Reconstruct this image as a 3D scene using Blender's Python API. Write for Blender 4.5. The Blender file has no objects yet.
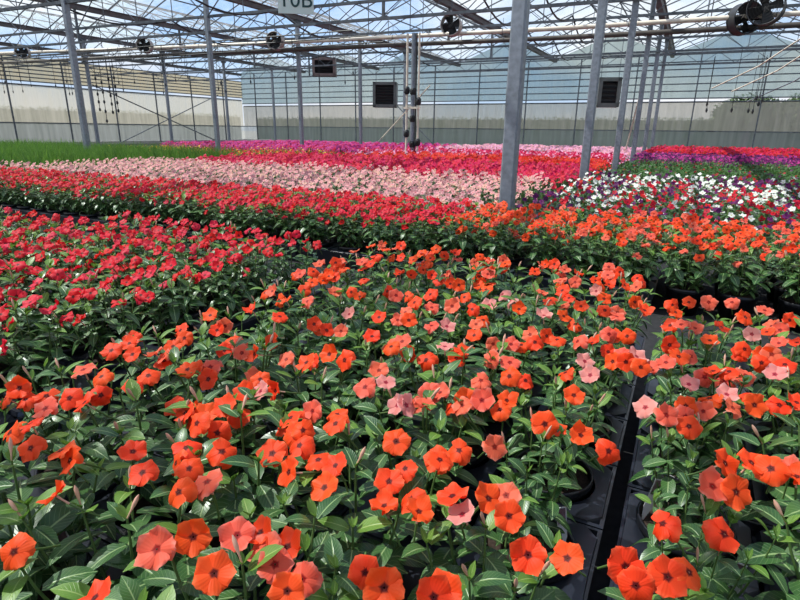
import bpy, math, random
from mathutils import Vector, Matrix

rnd = random.Random(11)
SC = bpy.context.scene
COL = SC.collection
link = COL.objects.link
new_obj = bpy.data.objects.new
V = Vector
PI = math.pi

# ------------------------------------------------------------------ camera
FPX, YAW, PITCH, ROLL, ZC = 540.0, math.radians(27.1), math.radians(17.5), math.radians(.73), .84
fw = V((-math.sin(YAW) * math.cos(PITCH), math.cos(YAW) * math.cos(PITCH), -math.sin(PITCH)))
r0 = V((math.cos(YAW), math.sin(YAW), 0)); u0 = r0.cross(fw)
rt = r0 * math.cos(ROLL) + u0 * math.sin(ROLL)
up = -r0 * math.sin(ROLL) + u0 * math.cos(ROLL)
CAMP = V((0, 0, ZC))
cam = bpy.data.cameras.new('camera'); cam.sensor_width = 36; cam.lens = FPX * 36 / 800
cam.clip_start = .02; cam.clip_end = 400
co = new_obj('camera', cam); link(co)
co.matrix_world = Matrix(((rt.x, up.x, -fw.x, 0), (rt.y, up.y, -fw.y, 0), (rt.z, up.z, -fw.z, ZC), (0, 0, 0, 1)))
SC.camera = co

def at_height(px, py, z):
    d = rt * ((px - 400) / FPX) - up * ((py - 300) / FPX) + fw
    return CAMP + d * ((z - ZC) / d.z)
def seen(p, m=60):
    v = p - CAMP; z = v.dot(fw)
    if z < .05: return False
    x = 400 + FPX * v.dot(rt) / z; y = 300 - FPX * v.dot(up) / z
    g = m + .22 * FPX / z
    return -g < x < 800 + g and y < 600 + g

# ------------------------------------------------------------------ materials
def lin(c):
    return tuple(((x / 255) / 12.92 if x / 255 <= .04045 else ((x / 255 + .055) / 1.055) ** 2.4) for x in c) + (1,)
def mat(name):
    m = bpy.data.materials.new(name); m.use_nodes = True
    nt = m.node_tree; nt.nodes.clear()
    out = nt.nodes.new('ShaderNodeOutputMaterial')
    return m, nt, out
def node(nt, t, **kw):
    n = nt.nodes.new(t)
    for k, v in kw.items():
        if k in n.inputs: n.inputs[k].default_value = v
        else: setattr(n, k, v)
    return n
def ramp(nt, stops, interp='LINEAR'):
    n = nt.nodes.new('ShaderNodeValToRGB'); e = n.color_ramp.elements; n.color_ramp.interpolation = interp
    while len(e) < len(stops): e.new(.5)
    for i, (p, c) in enumerate(stops): e[i].position = p; e[i].color = c
    return n
def plain(name, c, rough=.6, metal=0., spec=.5, noise=0., scale=20.):
    m, nt, out = mat(name)
    p = node(nt, 'ShaderNodeBsdfPrincipled', Roughness=rough, Metallic=metal)
    p.inputs['Specular IOR Level'].default_value = spec
    c = lin(c)
    if noise:
        tc = node(nt, 'ShaderNodeTexCoord'); nz = node(nt, 'ShaderNodeTexNoise', Scale=scale, Detail=5.)
        nt.links.new(tc.outputs['Object'], nz.inputs['Vector'])
        rp = ramp(nt, [(.3, tuple(x * (1 - noise) for x in c[:3]) + (1,)), (.7, tuple(min(1, x * (1 + noise)) for x in c[:3]) + (1,))])
        nt.links.new(nz.outputs['Fac'], rp.inputs['Fac']); nt.links.new(rp.outputs['Color'], p.inputs['Base Color'])
    else: p.inputs['Base Color'].default_value = c
    nt.links.new(p.outputs[0], out.inputs[0])
    return m
def leafmat(name, c, c2, rib, rough=.38, trans=.25):
    m, nt, out = mat(name); L = nt.links.new
    uv = node(nt, 'ShaderNodeUVMap'); sep = node(nt, 'ShaderNodeSeparateXYZ'); L(uv.outputs[0], sep.inputs[0])
    a = node(nt, 'ShaderNodeMath', operation='SUBTRACT'); a.inputs[1].default_value = .5; L(sep.outputs[0], a.inputs[0])
    b = node(nt, 'ShaderNodeMath', operation='ABSOLUTE'); L(a.outputs[0], b.inputs[0])
    # side veins slant away from the midrib
    k = node(nt, 'ShaderNodeMath', operation='MULTIPLY_ADD'); k.inputs[1].default_value = -.55
    L(b.outputs[0], k.inputs[0]); L(sep.outputs[1], k.inputs[2])
    f = node(nt, 'ShaderNodeMath', operation='MULTIPLY'); f.inputs[1].default_value = 9; L(k.outputs[0], f.inputs[0])
    fr = node(nt, 'ShaderNodeMath', operation='PINGPONG'); fr.inputs[1].default_value = .5; L(f.outputs[0], fr.inputs[0])
    vein = ramp(nt, [(0, (.35, .35, .35, 1)), (.09, (0, 0, 0, 1))]); L(fr.outputs[0], vein.inputs[0])
    mid = ramp(nt, [(.02, (1, 1, 1, 1)), (.055, (0, 0, 0, 1))]); L(b.outputs[0], mid.inputs[0])
    mx = node(nt, 'ShaderNodeMath', operation='MAXIMUM'); L(vein.outputs[0], mx.inputs[0]); L(mid.outputs[0], mx.inputs[1])
    tc = node(nt, 'ShaderNodeTexCoord'); nz = node(nt, 'ShaderNodeTexNoise', Scale=14.); L(tc.outputs['Object'], nz.inputs['Vector'])
    rp = ramp(nt, [(.35, lin(c)), (.65, lin(c2))]); L(nz.outputs['Fac'], rp.inputs[0])
    mix = node(nt, 'ShaderNodeMix', data_type='RGBA'); mix.inputs['B'].default_value = lin(rib)
    L(mx.outputs[0], mix.inputs['Factor']); L(rp.outputs[0], mix.inputs['A'])
    p = node(nt, 'ShaderNodeBsdfPrincipled', Roughness=rough); L(mix.outputs['Result'], p.inputs['Base Color'])
    p.inputs['Specular IOR Level'].default_value = .55
    bp = node(nt, 'ShaderNodeBump', Strength=.35, Distance=.002); bp.invert = True; L(mx.outputs[0], bp.inputs['Height']); L(bp.outputs[0], p.inputs['Normal'])
    t = node(nt, 'ShaderNodeBsdfTranslucent'); L(mix.outputs['Result'], t.inputs['Color'])
    ms = node(nt, 'ShaderNodeMixShader', Fac=trans); L(p.outputs[0], ms.inputs[1]); L(t.outputs[0], ms.inputs[2]); L(ms.outputs[0], out.inputs[0])
    return m
def petal(name, eye, c, edge, trans=.35, vary=.012):
    m, nt, out = mat(name); L = nt.links.new
    uv = node(nt, 'ShaderNodeUVMap'); sep = node(nt, 'ShaderNodeSeparateXYZ'); L(uv.outputs[0], sep.inputs[0])
    rp = ramp(nt, [(.09, lin(eye)), (.2, lin(c)), (.7, lin(c)), (1, lin(edge))]); L(sep.outputs[0], rp.inputs[0])
    oi = node(nt, 'ShaderNodeObjectInfo'); mr = node(nt, 'ShaderNodeMapRange'); L(oi.outputs['Random'], mr.inputs[0])
    mr.inputs[3].default_value = .5 - vary * .35; mr.inputs[4].default_value = .5 + vary * .35
    hs = node(nt, 'ShaderNodeHueSaturation'); L(mr.outputs[0], hs.inputs['Hue']); L(rp.outputs[0], hs.inputs['Color'])
    wv = node(nt, 'ShaderNodeMath', operation='MULTIPLY'); wv.inputs[1].default_value = 40; L(sep.outputs[1], wv.inputs[0])
    sn = node(nt, 'ShaderNodeMath', operation='SINE'); L(wv.outputs[0], sn.inputs[0])
    p = node(nt, 'ShaderNodeBsdfPrincipled', Roughness=.55); L(hs.outputs[0], p.inputs['Base Color'])
    p.inputs['Specular IOR Level'].default_value = .25
    bp = node(nt, 'ShaderNodeBump', Strength=.12, Distance=.001); L(sn.outputs[0], bp.inputs['Height']); L(bp.outputs[0], p.inputs['Normal'])
    t = node(nt, 'ShaderNodeBsdfTranslucent'); L(hs.outputs[0], t.inputs['Color'])
    ms = node(nt, 'ShaderNodeMixShader', Fac=trans); L(p.outputs[0], ms.inputs[1]); L(t.outputs[0], ms.inputs[2]); L(ms.outputs[0], out.inputs[0])
    return m
def film(name, tint, body, haze, trans=.7, streak=0.):
    """clear sheet with some milkiness: transparent + (translucent, diffuse)"""
    m, nt, out = mat(name); L = nt.links.new
    tr = node(nt, 'ShaderNodeBsdfTransparent', Color=lin(tint))
    df = node(nt, 'ShaderNodeBsdfDiffuse', Color=lin(body)); tl = node(nt, 'ShaderNodeBsdfTranslucent', Color=lin(body))
    m1 = node(nt, 'ShaderNodeMixShader', Fac=trans); L(df.outputs[0], m1.inputs[1]); L(tl.outputs[0], m1.inputs[2])
    m2 = node(nt, 'ShaderNodeMixShader', Fac=haze); L(tr.outputs[0], m2.inputs[1]); L(m1.outputs[0], m2.inputs[2])
    if streak:
        tc = node(nt, 'ShaderNodeTexCoord'); mp = node(nt, 'ShaderNodeMapping'); mp.inputs['Scale'].default_value = (3.2, 3.2, .25)
        nz = node(nt, 'ShaderNodeTexNoise', Scale=2., Detail=4.); L(tc.outputs['Object'], mp.inputs[0]); L(mp.outputs[0], nz.inputs['Vector'])
        mr = node(nt, 'ShaderNodeMapRange'); mr.inputs[1].default_value = .3; mr.inputs[2].default_value = .7
        mr.inputs[3].default_value = haze - streak; mr.inputs[4].default_value = min(1, haze + streak)
        L(nz.outputs['Fac'], mr.inputs[0]); L(mr.outputs[0], m2.inputs['Fac'])
    L(m2.outputs[0], out.inputs[0])
    return m

M = {}
M['leaf'] = leafmat('vinca_leaf', (44, 80, 40), (68, 106, 52), (142, 168, 112), .35, .24)
M['young'] = leafmat('vinca_young_leaf', (88, 128, 44), (110, 146, 58), (150, 176, 96), .42, .32)
M['stem'] = plain('green_stem', (78, 104, 52), .5)
M['bud'] = plain('closed_bud', (196, 150, 128), .6)
M['orange'] = petal('orange_petal', (96, 10, 8), (240, 72, 26), (246, 98, 54))
M['salmon'] = petal('faded_orange_petal', (150, 24, 18), (234, 98, 72), (236, 132, 112))
M['blush'] = petal('pale_faded_petal', (170, 40, 60), (228, 142, 134), (232, 170, 164))
M['red'] = petal('red_petal', (90, 4, 12), (216, 20, 38), (222, 40, 56))
M['rose'] = petal('rose_petal', (120, 6, 24), (216, 40, 66), (222, 70, 90))
M['pink'] = petal('pale_pink_petal', (196, 40, 80), (230, 164, 166), (236, 190, 188))
M['peach'] = petal('peach_petal', (196, 60, 60), (234, 184, 166), (240, 206, 192))
M['white'] = petal('white_petal', (226, 214, 130), (238, 238, 232), (244, 244, 240))
M['purple'] = petal('purple_petal', (60, 6, 50), (98, 22, 92), (116, 36, 112))
M['maroon'] = petal('crimson_petal', (70, 4, 20), (190, 18, 48), (200, 30, 60))
M['magenta'] = petal('magenta_petal', (110, 4, 60), (216, 30, 86), (226, 58, 108))
M['violet'] = petal('violet_petal', (90, 8, 90), (204, 58, 148), (222, 104, 178))
M['lilac'] = petal('lilac_petal', (190, 110, 150), (238, 168, 204), (244, 200, 222))
M['scarlet'] = petal('scarlet_petal', (120, 10, 6), (226, 46, 28), (234, 70, 40))
M['yellow'] = petal('yellow_petal', (180, 110, 10), (240, 196, 40), (246, 212, 80))
M['herb'] = leafmat('herb_leaf', (52, 92, 40), (74, 116, 50), (110, 140, 80), .5, .3)
M['blade'] = leafmat('grass_blade', (74, 122, 42), (108, 150, 56), (130, 168, 84), .45, .35)
M['plastic'] = plain('black_plastic', (22, 24, 30), .34, 0, .5, .25, 30)
M['tray'] = plain('black_tray_plastic', (30, 33, 42), .3, 0, .55, .25, 12)
M['soil'] = plain('potting_soil', (52, 42, 36), .95, 0, .2, .6, 160)
M['tag'] = plain('white_plant_tag', (222, 222, 226), .4)
M['tagprint'] = plain('tag_print', (120, 92, 104), .5, noise=.5, scale=120)
M['steel'] = plain('galvanised_steel', (128, 135, 146), .5, .35, .5, .22, 22)
M['dark'] = plain('weathered_steel', (84, 90, 98), .6, .25, .5, .3, 9)
M['gutter'] = plain('gutter_aluminium', (94, 92, 96), .6, .2, .5, .25, 5)
M['hose'] = plain('black_hose', (36, 38, 42), .55)
M['pipe'] = plain('white_pipe', (222, 210, 194), .45, 0, .5, .16, 4)
M['brown'] = plain('aged_duct_pipe', (84, 78, 74), .6, 0, .4, .3, 3)
M['darkcage'] = plain('dark_fan_casing', (58, 58, 60), .5, .2)
M['cage'] = plain('fan_casing', (172, 164, 158), .5, .2)
M['blackm'] = plain('fan_blade_black', (28, 28, 30), .5)
M['heater'] = plain('heater_grey', (104, 108, 106), .55, .1, .5, .2, 5)
M['rust'] = plain('rusty_heater', (120, 104, 100), .65, .1, .5, .25, 5)
M['sign'] = plain('sign_board', (206, 220, 216), .5)
M['ink'] = plain('sign_ink', (22, 62, 62), .5)
M['floor'] = plain('ground_cloth', (40, 40, 42), .85, 0, .3, .35, 40)
M['earth'] = plain('outside_gravel', (176, 172, 162), .9, 0, .2, .2, .6)
M['bush'] = leafmat('hedge_leaf', (44, 70, 36), (70, 96, 48), (100, 120, 70), .6, .2)
M['bark'] = plain('bark', (84, 68, 54), .9, 0, .2, .3, 14)
M['roof'] = film('roof_glass', (238, 246, 248), (236, 240, 244), .15, .75, .06)
M['clad'] = film('upper_wall_sheet', (206, 222, 220), (160, 172, 168), .58, .75, .1)
M['tanclad'] = film('aged_wall_sheet', (206, 202, 180), (156, 146, 122), .66, .75, .1)
M['curtain'] = film('roll_up_curtain_film', (226, 223, 214), (168, 167, 158), .62, .8, .12)
M['lower'] = film('lower_wall_sheet', (214, 220, 222), (150, 156, 158), .55, .75, .1)
M['kerb'] = plain('concrete_kerb', (168, 164, 156), .9, 0, .2, .15, 3)

# ------------------------------------------------------------------ mesh builder
class MB:
    def __init__(s): s.v, s.f, s.m, s.uv, s.ms = [], [], [], [], []
    def mi(s, name):
        if name not in s.ms: s.ms.append(name)
        return s.ms.index(name)
    def face(s, idx, m, uv=None):
        s.f.append(idx); s.m.append(m); s.uv.append(uv or [(0, 0)] * len(idx))
    def grid(s, rows, m, uvs=None, close=False):
        b = len(s.v); n = len(rows[0]); m = s.mi(m)
        for r in rows: s.v.extend(r)
        for i in range(len(rows) - 1):
            for j in range(n if close else n - 1):
                k = (j + 1) % n
                q = (b + i * n + j, b + i * n + k, b + (i + 1) * n + k, b + (i + 1) * n + j)
                s.face(q, m, [uvs[i][j], uvs[i][k], uvs[i + 1][k], uvs[i + 1][j]] if uvs else None)
    def poly(s, pts, m):
        b = len(s.v); s.v.extend(pts); s.face(tuple(range(b, b + len(pts))), s.mi(m))
    def box(s, c, d, m, X=V((1, 0, 0)), Y=V((0, 1, 0)), Z=V((0, 0, 1))):
        b = len(s.v); m = s.mi(m); c = V(c)
        for x, y, z in ((-1, -1, -1), (1, -1, -1), (1, 1, -1), (-1, 1, -1), (-1, -1, 1), (1, -1, 1), (1, 1, 1), (-1, 1, 1)):
            s.v.append(c + X * (x * d[0] / 2) + Y * (y * d[1] / 2) + Z * (z * d[2] / 2))
        for q in ((0, 3, 2, 1), (4, 5, 6, 7), (0, 1, 5, 4), (1, 2, 6, 5), (2, 3, 7, 6), (3, 0, 4, 7)):
            s.face(tuple(b + i for i in q), m)
    def bar(s, a, b, w, h, m):
        a, b = V(a), V(b); d = b - a; Z = d.normalized()
        X = Z.cross(V((0, 0, 1)) if abs(Z.z) < .95 else V((0, 1, 0))).normalized(); Y = Z.cross(X)
        s.box((a + b) / 2, (w, h, d.length), m, X, Y, Z)
    def tube(s, pts, r, m, n=8, caps=True):
        pts = [V(p) for p in pts]; rows = []; X = None
        for i, p in enumerate(pts):
            t = (pts[min(i + 1, len(pts) - 1)] - pts[max(i - 1, 0)]).normalized()
            if X is None: X = t.cross(V((0, 0, 1)) if abs(t.z) < .9 else V((1, 0, 0))).normalized()
            else: X = (X - t * X.dot(t)).normalized()
            Y = t.cross(X); rr = r[i] if isinstance(r, (list, tuple)) else r
            rows.append([p + X * (rr * math.cos(2 * PI * k / n)) + Y * (rr * math.sin(2 * PI * k / n)) for k in range(n)])
        s.grid(rows, m, None, True)
        if caps: s.poly(rows[0][::-1], m); s.poly(rows[-1], m)
    def lathe(s, prof, m, n=24, c=V((0, 0, 0))):
        s.grid([[c + V((r * math.cos(2 * PI * k / n), r * math.sin(2 * PI * k / n), z)) for k in range(n)] for r, z in prof], m, None, True)
    def mesh(s, name, smooth=True):
        me = bpy.data.meshes.new(name); me.from_pydata([tuple(p) for p in s.v], [], s.f)
        for k in s.ms: me.materials.append(M[k])
        me.polygons.foreach_set('material_index', s.m)
        me.polygons.foreach_set('use_smooth', [smooth] * len(s.f))
        u = me.uv_layers.new(name='UVMap'); flat = []
        for x in s.uv:
            for q in x: flat.extend(q)
        u.data.foreach_set('uv', flat)
        me.update(); return me
def put(name, me, loc=(0, 0, 0), rz=0., parent=None, scale=1.):
    o = new_obj(name, me); link(o); o.location = loc
    if rz: o.rotation_euler = (0, 0, rz)
    if scale != 1.: o.scale = (scale,) * 3
    o.parent = parent
    return o
def tag(o, label, cat, group=None, kind=None):
    if label: o['label'] = label
    if cat: o['category'] = cat
    if group: o['group'] = group
    if kind: o['kind'] = kind
    return o
def empty(name, loc, rz=0.):
    o = new_obj(name, None); link(o); o.location = loc; o.rotation_euler = (0, 0, rz); o.empty_display_size = .05
    return o

ONES = 'first second third fourth fifth sixth seventh eighth ninth tenth eleventh twelfth thirteenth fourteenth fifteenth sixteenth seventeenth eighteenth nineteenth twentieth'.split()
def nth(i):
    if i < 20: return ONES[i]
    t = {2: 'twenty', 3: 'thirty', 4: 'forty', 5: 'fifty'}[(i + 1) // 10]
    return t + '-' + ONES[(i + 1) % 10 - 1] if (i + 1) % 10 else {'twenty': 'twentieth', 'thirty': 'thirtieth', 'forty': 'fortieth', 'fifty': 'fiftieth'}[t]

# ------------------------------------------------------------------ plants
def leaf(mb, p, d, n, L, W, m, droop=.25, fold=.25, st=6):
    d = d.normalized(); n = (n - d * n.dot(d)).normalized(); s = d.cross(n)
    rows, uvs = [], []
    for i in range(st):
        t = i / (st - 1)
        w = W * .5 * max(.06, math.sin(PI * min(1, .04 + t * .96) ** .88) ** .66) if i < st - 1 else W * .02
        c = p + d * (L * t * (1 - .12 * droop * t)) - n * (L * droop * t * t)
        rows.append([c - s * w + n * (w * fold), c, c + s * w + n * (w * fold)])
        uvs.append([(0, t), (.5, t), (1, t)])
    mb.grid(rows, m, uvs)
def rv(a): return V((rnd.uniform(-a, a), rnd.uniform(-a, a), rnd.uniform(-a, a)))

def foliage_mesh(name, H=.33, R=.105, stems=9, nodes=6, lmul=1., buds=4, st=6, stems_geo=True):
    mb = MB(); a0 = rnd.random() * 6
    for k in range(stems):
        cen = k == 0
        a = a0 + 2 * PI * k / (stems - 1) + rnd.uniform(-.3, .3)
        R1 = .015 if cen else R * rnd.uniform(.7, 1.15)
        z1 = H * rnd.uniform(.86, 1.0) if not cen else H
        tip = V((R1 * math.cos(a), R1 * math.sin(a), z1)); base = V((.012 * math.cos(a), .012 * math.sin(a), .115))
        ctl = V((tip.x * .75, tip.y * .75, .115 + (z1 - .115) * .35))
        P = lambda t: base * (1 - t) ** 2 + ctl * (2 * t * (1 - t)) + tip * t * t
        if stems_geo: mb.tube([P(t) for t in (0, .3, .6, .85, 1)], [.0035, .003, .0026, .002, .0015], 'stem', 5, False)
        ph = rnd.random() * 3
        for j in range(nodes):
            t = .3 + .68 * j / (nodes - 1); p = P(t); tg = (P(min(1, t + .05)) - P(t - .05)).normalized()
            X = tg.cross(V((.3, .2, 1))).normalized(); Y = tg.cross(X)
            for q in (0, 1):
                b = ph + j * PI / 2 + q * PI + rnd.uniform(-.35, .35)
                o = X * math.cos(b) + Y * math.sin(b)
                top = j == nodes - 1
                d = o + tg * (.75 if top else .22) + V((0, 0, rnd.uniform(-.25, .12)))
                L = (.044 if top else (.066 - .010 * abs(j - 2.8))) * rnd.uniform(.85, 1.25) * lmul
                leaf(mb, p + o * .006, d, tg + V((0, 0, .8)) + rv(.25), L, L * rnd.uniform(.46, .58), 'young' if top and rnd.random() < .5 else 'leaf',
                     rnd.uniform(.1, .55), rnd.uniform(.08, .3), st)
        for q in range(4):
            b = rnd.random() * 6.3; L = rnd.uniform(.014, .026) * lmul
            leaf(mb, P(1), V((math.cos(b), math.sin(b), 1.1)), V((0, 0, 1)) - V((math.cos(b), math.sin(b), 0)), L, L * .45, 'young', -.1, .3, 4)
        if k < buds:
            d = (V((math.cos(a), math.sin(a), 2.2)) + rv(.5)).normalized(); p = P(1)
            mb.tube([p, p + d * .012, p + d * .022, p + d * .03, p + d * .036], [.0012, .0014, .003, .0028, .0006], 'bud', 6, False)
    return mb.mesh(name)

def corolla(mb, c, n, D, m, cup=.12, na=5, nr=5, five=5, wave=.1):
    n = n.normalized(); X = n.orthogonal().normalized(); a0 = rnd.random() * 6.3
    Y = n.cross(X); R = D / 2
    for k in range(five):
        a = a0 + 2 * PI * k / five + rnd.uniform(-.06, .06); rise = rnd.uniform(-1., 1.4) * wave; tw = rnd.uniform(-.16, .16)
        rows, uvs = [], []
        for i in range(nr):
            t = i / (nr - 1)
            hw = (.13 + .43 * math.sin(min(1., t * 1.05) * PI * .62)) * R * (1 if t < .95 else .62)
            rr = .05 * R + .95 * R * t; row, uu = [], []
            for j in range(na):
                s = 2 * j / (na - 1) - 1
                rad = rr - R * .2 * s * s * t * t + (R * .035 * math.sin(s * 6 + 2 * k) if i == nr - 1 else 0)
                z = R * (cup * t * t - .06 * (1 - t) + rise * t * t + (.07 + tw) * s * t + .05 * math.sin(4 * s + k) * t - .2 * s * s * t)
                x, y = rad, s * hw
                row.append(c + (X * math.cos(a) + Y * math.sin(a)) * x + (Y * math.cos(a) - X * math.sin(a)) * y + n * z)
                uu.append((t, .5 + s * .5))
            rows.append(row); uvs.append(uu)
        mb.grid(rows, m, uvs)

def flower_mesh(name, m, D=.05, cup=.12, wave=.15):
    mb = MB(); corolla(mb, V((0, 0, 0)), V((0, 0, 1)), D, m, cup, 7, 7, 5, wave)
    mb.tube([(0, 0, -.0015), (0, 0, -.012), (.001, .001, -.026)], [.0018, .0014, .0018], 'bud', 6, False)
    mb.tube([(.001, .001, -.025), (.004, .002, -.05), (.010, .004, -.075)], [.0022, .0016, .0016], 'stem', 5, False)
    return mb.mesh(name)
FL = {c: [flower_mesh(c + '_bloom', c, .0465 * s, cu, w) for s, cu, w in ((1, .08, .14), (1.04, -.08, .22), (.95, .3, .28), (1.0, -.35, .3), (.97, -.15, .35), (1.02, .15, .2))] for c in ('orange', 'salmon', 'blush', 'red', 'rose')}

mb = MB(); mb.lathe([(.0, .004), (.062, .004), (.064, 0), (.079, .112), (.085, .114), (.086, .131), (.083, .133), (.080, .131), (.078, .118)], 'plastic', 28)
POT = mb.mesh('pot')
mb = MB(); mb.lathe([(.0, .121), (.03, .1215), (.06, .119), (.0785, .117)], 'soil', 24); SOIL = mb.mesh('soil')
mb = MB(); mb.box((0, 0, .05), (.019, .0012, .10), 'tag'); mb.poly([V((-.0095, 0, 0)), V((.0095, 0, 0)), V((.002, 0, -.05)), V((-.002, 0, -.05))], 'tag')
TAGM = mb.mesh('plant_tag', False)
mb = MB(); mb.box((0, -.0009, .072), (.015, .0006, .05), 'tagprint'); PRINTM = mb.mesh('tag_print', False)
FOL = [foliage_mesh('vinca_foliage', .34 * s, .12 * q, 10, 6, 1., 4) for s, q in ((1, 1), (.96, 1.08), (1.03, .95), (.99, 1.02), (.95, 1), (1.02, 1.1))]

def facing(p, spread=.55, w=.6):
    d = (CAMP - p); d.z = 0; d.normalize()
    return (V((0, 0, .85)) + V((.1, -.75, 0)) * w + rv(spread)).normalized()
def add_flower(root, p, n, mesh):
    o = new_obj('flower', mesh); link(o); o.parent = root
    q = V((0, 0, 1)).rotation_difference(n).to_matrix() @ Matrix.Rotation(rnd.random() * 6.3, 3, 'Z')
    Mi = Matrix.Translation(-root.location)      # roots carry no rotation
    s = rnd.uniform(.88, 1.1)
    o.matrix_local = Matrix.Translation(p - root.location) @ q.to_4x4() @ Matrix.Scale(s, 4)
    return o
LEAVES = {}
def vinca(name, x, y, label, group, fol=FOL, z=.0, pot=True):
    r = empty(name, (x, y, z)); tag(r, label, 'flower', group)
    if pot:
        pt = put('pot', POT, parent=r); put('soil', SOIL, parent=pt)
    LEAVES[r.name] = put('foliage', rnd.choice(fol), (0, 0, 0), rnd.random() * 6.3, r, rnd.uniform(.93, 1.07))
    return r

# blooms of the two near beds, read off one by one: pixel, o orange / s faded salmon / b pale
PX = '''9 432o 30 423o 30 448o 60 450o 69 460o 55 495o 13 552o 133 451o 142 472o 175 463o 189 468o 186 447o 178 492o 207 481s 217 433o 222 451o 193 537o 156 549s 214 573o 94 597o
196 423o 237 535s 284 424o 303 430o 335 423o 272 453o 299 445o 288 472o 318 459o 335 465o 324 487o 396 441o 405 468o 389 481o 384 505o 410 499o 419 511o 437 459o 260 532o 264 549s 287 546o
275 564s 287 591o 302 579s 365 573o 384 588o 434 597o 440 459o 459 450o 495 447s 545 424o 581 435o 609 451o 452 495o 462 514b 489 498o 509 516o 506 495s 528 555o 567 558o 443 592o
689 426o 726 463o 713 486s 737 492o 752 462o 771 468o 791 468s 797 476o 662 523o 725 534o 668 577o 690 572o 626 567o 636 586o
19 388o 5 398o 69 398o 111 350o 129 343o 101 376o 83 369s 133 386o 148 375o 155 353s 164 360o 173 346o 180 330o 194 370o 173 405o 185 412o 101 395o 45 408s
210 315o 251 309o 280 316o 272 291s 286 300o 304 290o 307 301s 300 274s 312 282o 334 277o 351 292o 335 292s 364 279o 387 291o 349 314b 379 317o 314 324o 327 330o 341 331s 372 336o
225 326s 217 330o 239 345s 254 354o 232 341o 271 342o 286 359s 306 362o 329 354o 344 360o 391 346o 208 379o 210 367s 275 391o 260 391b 244 392o 260 379o 224 406o 239 415o 205 414o
386 382b 379 370s 312 411s 337 414o 290 417o 397 405b 432 275o 459 285o 492 272o 486 289o 502 294b 430 294o 407 296o 414 302o 405 312s 409 320o 464 297o 452 306s 472 309o 489 305b
519 309o 542 292s 550 300o 544 315b 564 316o 562 290o 560 280s 581 306o 575 282s 596 291b 447 326b 476 324s 474 335o 445 346b 464 350o 511 344s 535 342o 547 336o 557 339o 577 341s 592 342o
410 354o 402 341s 491 359s 509 376o 510 362s 481 380s 565 372o 585 361b 574 395o 590 375b 440 392s 430 392s 407 405b 424 404s 466 399o 482 400s 500 409o 507 400o 541 417o
625 285o 609 284o 635 302o 645 310o 605 310o 617 316s 609 334s 627 336o 626 362o 641 367o 637 356b 689 302o 676 312o 709 302s 670 325o 681 324s 722 327o 710 340o 732 302s 746 317o
765 310s 780 330s 790 320o 752 334b 797 342o 745 349o 762 356o 772 354s 670 345o 679 356o 666 362s 691 356s 729 371o 746 375s 689 384b 705 377s 727 394b 752 395o 755 405o 775 374b
785 364o 686 406o 667 415s 686 417s 645 407b 797 402o'''.replace('\n', ' ')
toks = PX.split(); blooms = [(int(a), int(b[:-1]), {'o': 'orange', 's': 'salmon', 'b': 'blush'}[b[-1]]) for a, b in zip(toks[::2], toks[1::2])]

PIT = .235
near = []                                             # plants of the centre and side beds
def near_bed(xs, ys, bed, lab):
    n = 0
    for j, y in enumerate(ys):
        row = [x for x in xs if seen(V((x, y, .2)), 40)]
        for i, x in enumerate(row):
            r = vinca('orange_vinca', x + rnd.uniform(-.01, .01), y + rnd.uniform(-.01, .01),
                      lab % (nth(i), nth(j)), 'orange vincas of the ' + bed)
            r['_n'] = 0; near.append(r)
            if abs(x - .105) < .03 or abs(x + .155) < .03: LEAVES[r.name].scale = (.64, .64, .96) if abs(y - .9) < .14 else (.86, .86, .98)
            if x < -1.06: LEAVES[r.name].scale = (.85, .85, .98)
CX = [-1.095 + PIT * i for i in range(5)]; CY = [.13 + PIT * j for j in range(9)]
SX = [.105 + PIT * i for i in range(3)]; SY = [.30 + PIT * j for j in range(7)]
near_bed(CX, CY, 'centre bed', 'orange vinca %s from the red bed in the %s row of the centre bed')
near_bed(SX, SY, 'side bed', 'orange vinca %s from the gap in the %s row of the bed beyond it')
for px, py, c in blooms:
    z = .355 + rnd.uniform(-.014, .012); p = at_height(px, py, z)
    r = min(near, key=lambda o: (o.location.x - p.x) ** 2 + (o.location.y - p.y) ** 2)
    if (V((r.location.x, r.location.y)) - V((p.x, p.y))).length > .2: continue
    add_flower(r, p, facing(p, .5, .75), rnd.choice(FL[c])); r['_n'] += 1
    if py < 420 and rnd.random() < .45:
        k = V((rnd.choice((-1, 1)) * rnd.uniform(.028, .045), rnd.uniform(-.03, .03), rnd.uniform(-.02, .0)))
        add_flower(r, p + k, facing(p, .5, .7), rnd.choice(FL[rnd.choice(('orange', c, 'salmon'))])); r['_n'] += 1
for r in near:
    v = r.location + V((0, 0, .36)) - CAMP; py = 300 - FPX * v.dot(up) / max(.01, v.dot(fw))
    if not seen(r.location + V((0, 0, .35)), -10) or py < 276:
        for k in range(9 if py < 276 else 5):
            a = rnd.random() * 6.3; q = rnd.uniform(.03, .1); p = r.location + V((q * math.cos(a), q * math.sin(a), rnd.uniform(.33, .37)))
            add_flower(r, p, facing(p), rnd.choice(FL[rnd.choice(('orange', 'orange', 'salmon'))]))
    del r['_n']
for px, py in ((621, 483), (749, 573), (774, 516), (565, 516), (117, 533), (652, 368)):
    p = at_height(px, py, .20); r = min(near, key=lambda o: (o.location.x - p.x) ** 2 + (o.location.y - p.y) ** 2)
    d = p - r.location; d.z = 0
    if d.length > .07: d = d.normalized() * .07
    t = put('plant_tag', TAGM, (d.x, d.y, .155), rnd.uniform(-.5, .5), r); t['label'] = 'white plastic plant tag'; put('tag_print', PRINTM, parent=t)
    t.scale = (.9, .9, .68); t.rotation_euler = (rnd.uniform(-.25, .1), rnd.uniform(-.2, .2), rnd.uniform(-.3, .7))

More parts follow.
